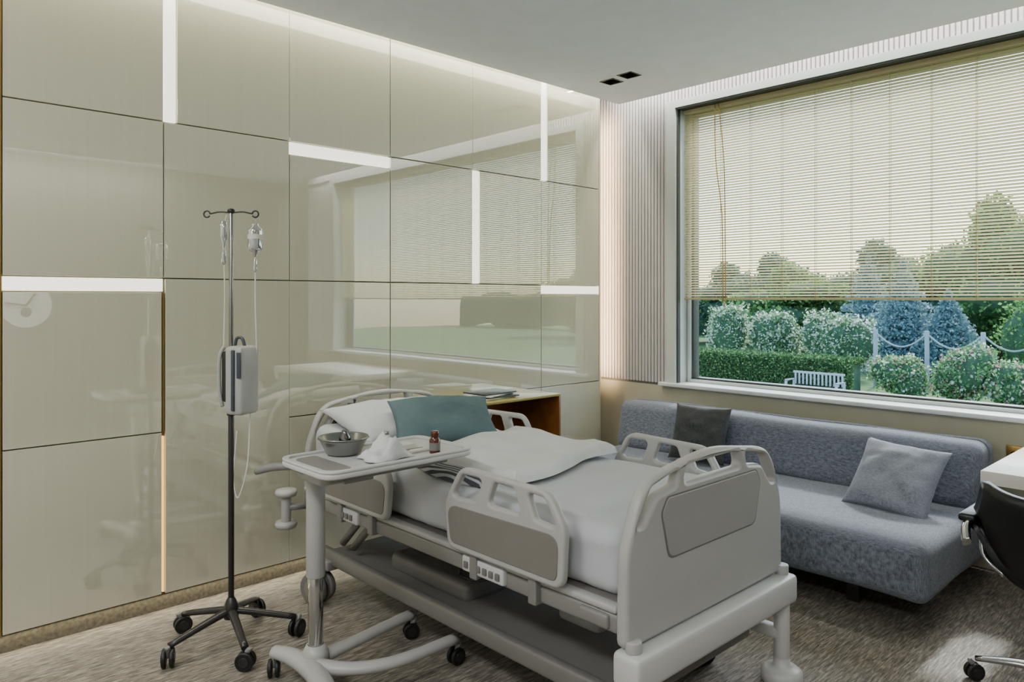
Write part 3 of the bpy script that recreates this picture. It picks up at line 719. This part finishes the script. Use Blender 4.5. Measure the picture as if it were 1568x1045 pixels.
# ---------------------------------------------------------------- sofa
g=Grp('daybed_sofa',(1.4,4.1,0))
def sdisp(p,n): return p+n*(noise.noise(p*3.5)*0.008)
rbox('seat',(0.20,3.52,0.14),(2.60,4.66,0.405),'sofa',g,r=0.055,n=(40,16,6),disp=sdisp)
def bdisp(p,n):
    q=p+n*(noise.noise(p*3.0)*0.008); 
    t=(p.z-0.40)/0.33; q.y+=0.05*t*(1 if p.y<4.5 else 0)
    return q
rbox('back_cushion',(0.20,4.34,0.385),(2.585,4.655,0.735),'sofa',g,r=0.06,n=(40,6,8),disp=bdisp)
for x in (0.5,2.2):
    for y in (3.75,4.5): rbox('leg',(x-0.03,y-0.03,0),(x+0.03,y+0.03,0.15),'darkmetal',g,r=0.004)
g=Grp('sofa_cushion',(0.97,4.28,0.6))
pillow('cover',(0.98,4.27,0.60),0.40,0.38,0.13,Matrix.Rotation(math.radians(6),3,'Z')@Matrix.Rotation(math.radians(70),3,'X'),'cush_dark',g,2)
g=Grp('sofa_cushion',(2.27,4.2,0.55))
pillow('cover',(2.26,4.12,0.555),0.43,0.42,0.15,Matrix.Rotation(math.radians(-2),3,'Z')@Matrix.Rotation(math.radians(50),3,'X')@Matrix.Rotation(math.radians(-4),3,'Z'),'cush_light',g,5)

# ---------------------------------------------------------------- desk, chair, outlet
g=Grp('writing_desk',(3.4,4.2,0))
rbox('top',(2.735,3.78,0.67),(4.3,4.71,0.73),'white',g,r=0.004)
rbox('leg_panel',(4.26,3.80,0),(4.30,4.70,0.67),'white',g,r=0.004)
rbox('support_panel',(2.95,4.60,0.0),(4.26,4.64,0.67),'wains',g,r=0.004)
g=Grp('wall_outlet',(2.66,4.715,0.68))
rbox('plate',(2.62,4.708,0.60),(2.70,4.7199,0.70),'brass',g,r=0.003)
cyl('socket',(2.66,4.706,0.65),(2.66,4.711,0.65),0.022,'rubber',g)
g=Grp('office_chair',(3.14,3.3,0))
CX,CY=3.14,3.32
for k in range(5):
    a=math.radians(182+72*k); d=Vector((math.cos(a),math.sin(a),0)); c=Vector((CX,CY,0))
    tube('base_leg',[c+Vector((0,0,0.12)),c+d*0.15+Vector((0,0,0.115)),c+d*0.30+Vector((0,0,0.085))],[0.028,0.022,0.014],'chrome',g,smooth_k=4,sz=0.7)
    e=c+d*0.305; caster(g,e.x,e.y,0.033,a+0.8,0.085)
cyl('gas_lift',(CX,CY,0.1),(CX,CY,0.40),0.025,'chrome',g)
v=[];f=[];nu,nv=28,22
for i in range(nu+1):
    for j in range(nv+1):
        u=-1+2*i/nu; w=j/nv
        # shell: seat from front (w=0) to back top (w=1); opens toward +y (desk)
        if w<0.5: yy=0.24-w*2*0.42; zz=0.43+0.012*math.cos(w*6)+0.02*(1-w*2)
        else:
            t=(w-0.5)*2; yy=-0.18-0.14*math.sin(t*1.2); zz=0.44+0.36*t**1.15
        wd=0.27-0.05*max(0,w-0.75)*4*0.8
        lift=(abs(u)**3)*(0.20*math.exp(-((w-0.5)/0.28)**2)+0.02)
        v.append((CX+u*wd+0.0,CY+yy+0.10*abs(u)**2.5*(1 if w>0.5 else 0)*(1),zz+lift))
for i in range(nu):
    for j in range(nv):
        k=i*(nv+1)+j; f.append((k,k+nv+1,k+nv+2,k+1))
o=pydata('shell',v,f,'black',g); md=o.modifiers.new('s','SOLIDIFY'); md.thickness=0.03
for s in (-1,1):
    xx=CX+s*0.29
    tube('armrest_frame',[(xx-s*0.08,CY+0.05,0.42),(xx,CY+0.08,0.48),(xx,CY+0.10,0.63),(xx,CY+0.02,0.66),(xx,CY-0.16,0.65),(xx-s*0.02,CY-0.24,0.60)],[0.014]*6,'chrome',g,smooth_k=6,sx=1.6)
    rbox('armrest_pad',(xx-0.03,CY-0.17,0.655),(xx+0.03,CY+0.10,0.685),'black',g,r=0.012)

# wall clock on the opposite wall (seen mirrored in the lacquer)
g=Grp('wall_clock',(X1-0.03,1.55,1.43))
lathe('rim',[(0.232,0.03),(0.246,0.036),(0.252,0.025),(0.252,0.0)],(X1,1.55,1.43),'steel',g,48,(-1,0,0))
lathe('face',[(0.0,0.028),(0.235,0.028)],(X1,1.55,1.43),'clockface',g,48,(-1,0,0))
lathe('dial',[(0.0,0.030),(0.05,0.030)],(X1,1.55,1.36),'darkmetal',g,24,(-1,0,0))
tube('hand',[(X1-0.034,1.55,1.43),(X1-0.034,1.63,1.56)],0.009,'rubber',g,seg=6); tube('hand',[(X1-0.034,1.55,1.43),(X1-0.034,1.36,1.46)],0.008,'rubber',g,seg=6)

# ---------------------------------------------------------------- garden
GZ=-1.5
hardbox('garden_ground',(-60,-80,GZ-0.2),(60,80,GZ),'grass')
hardbox('garden_path',(-60,13.0,GZ),(60,20.9,GZ+0.02),'path')
def leaves(name,blobs,leaf,m,parent=None,core='soil',flat=0):
    vs=[];nf=0;cores=[]
    for (c,r,n) in blobs:
        d=rng.normal(size=(n,3)); d/=np.linalg.norm(d,axis=1)[:,None]
        rad=rng.uniform(0.72,1.05,size=(n,1)); lump=1+0.18*np.sin(d[:,0:1]*7+c[0])*np.cos(d[:,1:2]*6+c[1])+0.1*np.sin(d[:,2:3]*11+c[2])
        p=np.array(c)+d*rad*lump*np.array(r)
        a=rng.normal(size=(n,3)); a/=np.linalg.norm(a,axis=1)[:,None]
        b=np.cross(a,rng.normal(size=(n,3))); b/=np.linalg.norm(b,axis=1)[:,None]
        s=leaf*rng.uniform(0.6,1.3,size=(n,1))
        q=np.stack([p-a*s*0.5,p+b*s*0.35,p+a*s*0.5,p-b*s*0.35],axis=1).reshape(-1,3)
        vs.append(q); nf+=n
    V=np.concatenate(vs); V[:,2]=np.maximum(V[:,2],GZ+0.02)
    me=bpy.data.meshes.new(name); me.vertices.add(len(V)); me.vertices.foreach_set('co',V.ravel())
    me.loops.add(nf*4); me.loops.foreach_set('vertex_index',np.arange(nf*4)); me.polygons.add(nf)
    me.polygons.foreach_set('loop_start',np.arange(nf)*4); me.polygons.foreach_set('loop_total',np.full(nf,4)); me.update(calc_edges=True)
    return addobj(name,me,m,parent,False)
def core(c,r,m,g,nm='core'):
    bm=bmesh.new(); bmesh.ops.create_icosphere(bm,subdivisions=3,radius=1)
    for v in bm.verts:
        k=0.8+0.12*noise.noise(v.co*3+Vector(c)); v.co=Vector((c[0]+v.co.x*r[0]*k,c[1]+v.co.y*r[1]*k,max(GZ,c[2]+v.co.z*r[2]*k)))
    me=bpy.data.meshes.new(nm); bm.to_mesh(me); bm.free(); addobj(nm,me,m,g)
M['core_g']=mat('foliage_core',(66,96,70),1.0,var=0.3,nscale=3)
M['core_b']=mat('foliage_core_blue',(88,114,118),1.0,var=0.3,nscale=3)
def shrub(name,x,y,rx,rz,n,leaf,m,cm='core_g',k=5):
    g=Grp(name,(x,y,GZ)); bl=[]
    for i in range(k):
        a=random.uniform(0,6.28); o=random.uniform(0,0.55)*rx
        c=(x+math.cos(a)*o,y+math.sin(a)*o,GZ+rz*random.uniform(0.45,0.95)); r=(rx*random.uniform(.5,.7),)*2+(rz*random.uniform(.5,.62),)
        bl.append((c,r,n//k)); core(c,r,cm,g)
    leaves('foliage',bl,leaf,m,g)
def tree(name,x,y,h,rx,n,leaf,m,cm='core_g',k=8):
    g=Grp(name,(x,y,GZ)); tube('trunk',[(x,y,GZ),(x+0.1,y,GZ+h*0.5),(x,y,GZ+h*0.8)],[0.25,0.18,0.08],'trunk',g)
    bl=[]
    for i in range(k):
        t=i/(k-1); a=i*2.4; w=rx*math.sin(math.pi*(0.15+0.75*t))
        c=(x+math.cos(a)*w*0.5,y+math.sin(a)*w*0.5,GZ+h*(0.22+0.66*t)); r=(w*0.7+0.3,w*0.7+0.3,h*0.15)
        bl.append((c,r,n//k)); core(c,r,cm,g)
    leaves('foliage',bl,leaf,m,g)
def conifer(name,x,y,h,rx,n,m='leaf_blue'):
    g=Grp(name,(x,y,GZ)); tube('trunk',[(x,y,GZ),(x,y,GZ+h*0.97)],[0.16,0.03],'trunk',g); bl=[]
    T_=11
    for i in range(T_):
        t=i/(T_-1); w=rx*(1-t)+0.12; zz=GZ+0.35+t*(h-0.4)
        for q in range(7):
            a=q*0.9+i; bl.append(((x+math.cos(a)*w*0.62,y+math.sin(a)*w*0.62,zz-0.1*w),(w*0.45,w*0.45,0.16+0.05*w),max(30,int(n*w/rx/60))))
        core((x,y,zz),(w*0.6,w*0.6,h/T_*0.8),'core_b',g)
    leaves('foliage',bl,0.13,m,g)
# hedge
HX0,HX1,HY0,HY1,HH=-11.5,-5.0,21.6,22.5,1.16
g=Grp('garden_hedge',(-8,22,GZ)); 
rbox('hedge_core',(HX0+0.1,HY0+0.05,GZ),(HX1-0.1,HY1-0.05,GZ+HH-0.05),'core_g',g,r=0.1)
n=26000
P=np.stack([rng.uniform(HX0,HX1,n),rng.uniform(HY0,HY1,n),rng.uniform(GZ,GZ+HH,n)],1)
w=rng.integers(0,2,n); P[w==0,1]=HY0+rng.normal(0,0.05,(w==0).sum()); P[w==1,2]=GZ+HH+rng.normal(0,0.05,(w==1).sum())
a=rng.normal(size=(n,3)); a/=np.linalg.norm(a,axis=1)[:,None]; b=np.cross(a,rng.normal(size=(n,3))); b/=np.linalg.norm(b,axis=1)[:,None]
s=0.08
V=np.stack([P-a*s*.5,P+b*s*.35,P+a*s*.5,P-b*s*.35],1).reshape(-1,3)
me=bpy.data.meshes.new('leaves'); me.vertices.add(len(V)); me.vertices.foreach_set('co',V.ravel()); me.loops.add(n*4); me.loops.foreach_set('vertex_index',np.arange(n*4)); me.polygons.add(n)
me.polygons.foreach_set('loop_start',np.arange(n)*4); me.polygons.foreach_set('loop_total',np.full(n,4)); me.update(calc_edges=True); addobj('leaves',me,'leaf_hedge',g,False)
# blossom shrubs behind hedge
for x,y,rx,rz in ((-12.6,27.5,1.3,1.95),(-10.6,28.0,1.2,1.75),(-8.0,27.5,1.35,1.75)): shrub('blossom_shrub',x,y,rx,rz,8000,0.12,'leaf_white')
# blue spruces
for x,y,h,rx in ((-7.2,32,4.4,2.3),(-5.3,31,3.2,1.6),(-10.5,37,5.0,2.2),(-1.5,36,4.4,2.0)): conifer('blue_spruce',x,y,h,rx,16000)
# flowering bushes in front right
for x,y,rx,rz in ((-4.2,23.4,0.9,0.9),(-3.0,23.9,0.9,1.2),(-1.7,24.0,1.0,0.9),(-0.3,24.0,1.0,1.3),(1.2,24,1.3,1.4),(3.2,24,1.4,1.4)): shrub('flowering_bush',x,y,rx,rz,6000,0.10,'leaf_flower')
for x,y,rx,rz in ((-1.7,30,1.5,2.4),(0.8,29,1.6,2.8)): shrub('green_shrub',x,y,rx,rz,7000,0.13,'leaf_mid')
# background trees
i=0
for x in np.arange(-42,36,3.3):
    y=43+3*math.sin(x*1.3); h=5.3+1.2*math.sin(x*0.9+1)+ (1.2 if -12<x<-5 else 0)
    tree('garden_tree',float(x),float(y),h,3.0,9000,0.22,('leaf_dark','leaf_dark','leaf_mid')[i%3]); i+=1
g=Grp('distant_hedgerow',(0,52,GZ)); rbox('core',(-60,52,GZ),(60,53,GZ+3.4),'core_g',g,r=0.4,n=(60,1,4),disp=lambda p,n_:p+n_*noise.noise(p*0.5)*0.9)
# garden bench
bx,by=-5.75,20.75
g=Grp('garden_bench',(bx,by,GZ))
for k in range(4): rbox('seat_slat',(bx-0.75,by-0.25+k*0.12,GZ+0.42),(bx+0.75,by-0.16+k*0.12,GZ+0.45),'woodpost',g)
for k in range(13): rbox('back_slat',(bx-0.71+k*0.114,by+0.26,GZ+0.48),(bx-0.66+k*0.114,by+0.29,GZ+0.80),'woodpost',g)
rbox('top_rail',(bx-0.75,by+0.25,GZ+0.80),(bx+0.75,by+0.30,GZ+0.86),'woodpost',g)
for sx in (-0.73,0.73):
    for sy in (-0.24,0.27): rbox('leg',(bx+sx-0.03,by+sy-0.03,GZ+0.02),(bx+sx+0.03,by+sy+0.03,GZ+0.62),'woodpost',g)
    rbox('arm',(bx+sx-0.03,by-0.27,GZ+0.60),(bx+sx+0.03,by+0.27,GZ+0.64),'woodpost',g)
# rose posts with chains
g=Grp('garden_chain_fence',(-2,26.5,GZ)); pr=None
for k in range(8):
    x=-6.0+k*1.55; y=25.9+k*0.10
    rbox('post',(x-0.06,y-0.06,GZ),(x+0.06,y+0.06,GZ+1.95),'woodpost',g,r=0.02)
    if pr:
        a=Vector((pr[0],pr[1],GZ+1.85)); b=Vector((x,y,GZ+1.85)); mid=(a+b)/2-Vector((0,0,0.45))
        tube('rope',[a,a.lerp(mid,0.5)-Vector((0,0,0.1)),mid,b.lerp(mid,0.5)-Vector((0,0,0.1)),b],0.03,'woodpost',g,smooth_k=6,seg=6)
    pr=(x,y)

# ---------------------------------------------------------------- light
w=bpy.data.worlds.new('world'); scene.world=w; w.use_nodes=True; nt=w.node_tree; bg=nt.nodes['Background']
sk=nt.nodes.new('ShaderNodeTexSky'); sk.sky_type='NISHITA'; sk.sun_disc=False; sk.sun_elevation=math.radians(43); sk.sun_rotation=math.radians(0)
sk.dust_density=1.5
nt.links.new(sk.outputs[0],bg.inputs[0]); bg.inputs[1].default_value=0.74
for nm,loc,zd,sx,sy in (('window_portal_1',(2.5,5.02,1.9),(0,-1,0),4.1,2.2),):
    o,l=area(nm,loc,0,sx,sy,1,(1,1,1)); orient(o,zd,(1,0,0)); l.cycles.is_portal=True
l=bpy.data.lights.new('sun','SUN'); l.energy=4.0; l.angle=math.radians(4); l.color=(1,0.97,0.92)
o=bpy.data.objects.new('sun',l); COL.objects.link(o); o.location=(0,10,8)
o.rotation_euler=Vector((0.12,-0.72,-0.68)).to_track_quat('-Z','Y').to_euler()

# ---------------------------------------------------------------- camera
cam=bpy.data.cameras.new('camera'); co=bpy.data.objects.new('camera',cam); COL.objects.link(co)
co.location=(3.703,0,1.5); co.rotation_euler=(math.radians(90),0,math.radians(46.8))
cam.lens=25.9; cam.sensor_width=36; cam.shift_y=-0.0418; cam.clip_start=0.05; cam.clip_end=300
scene.camera=co
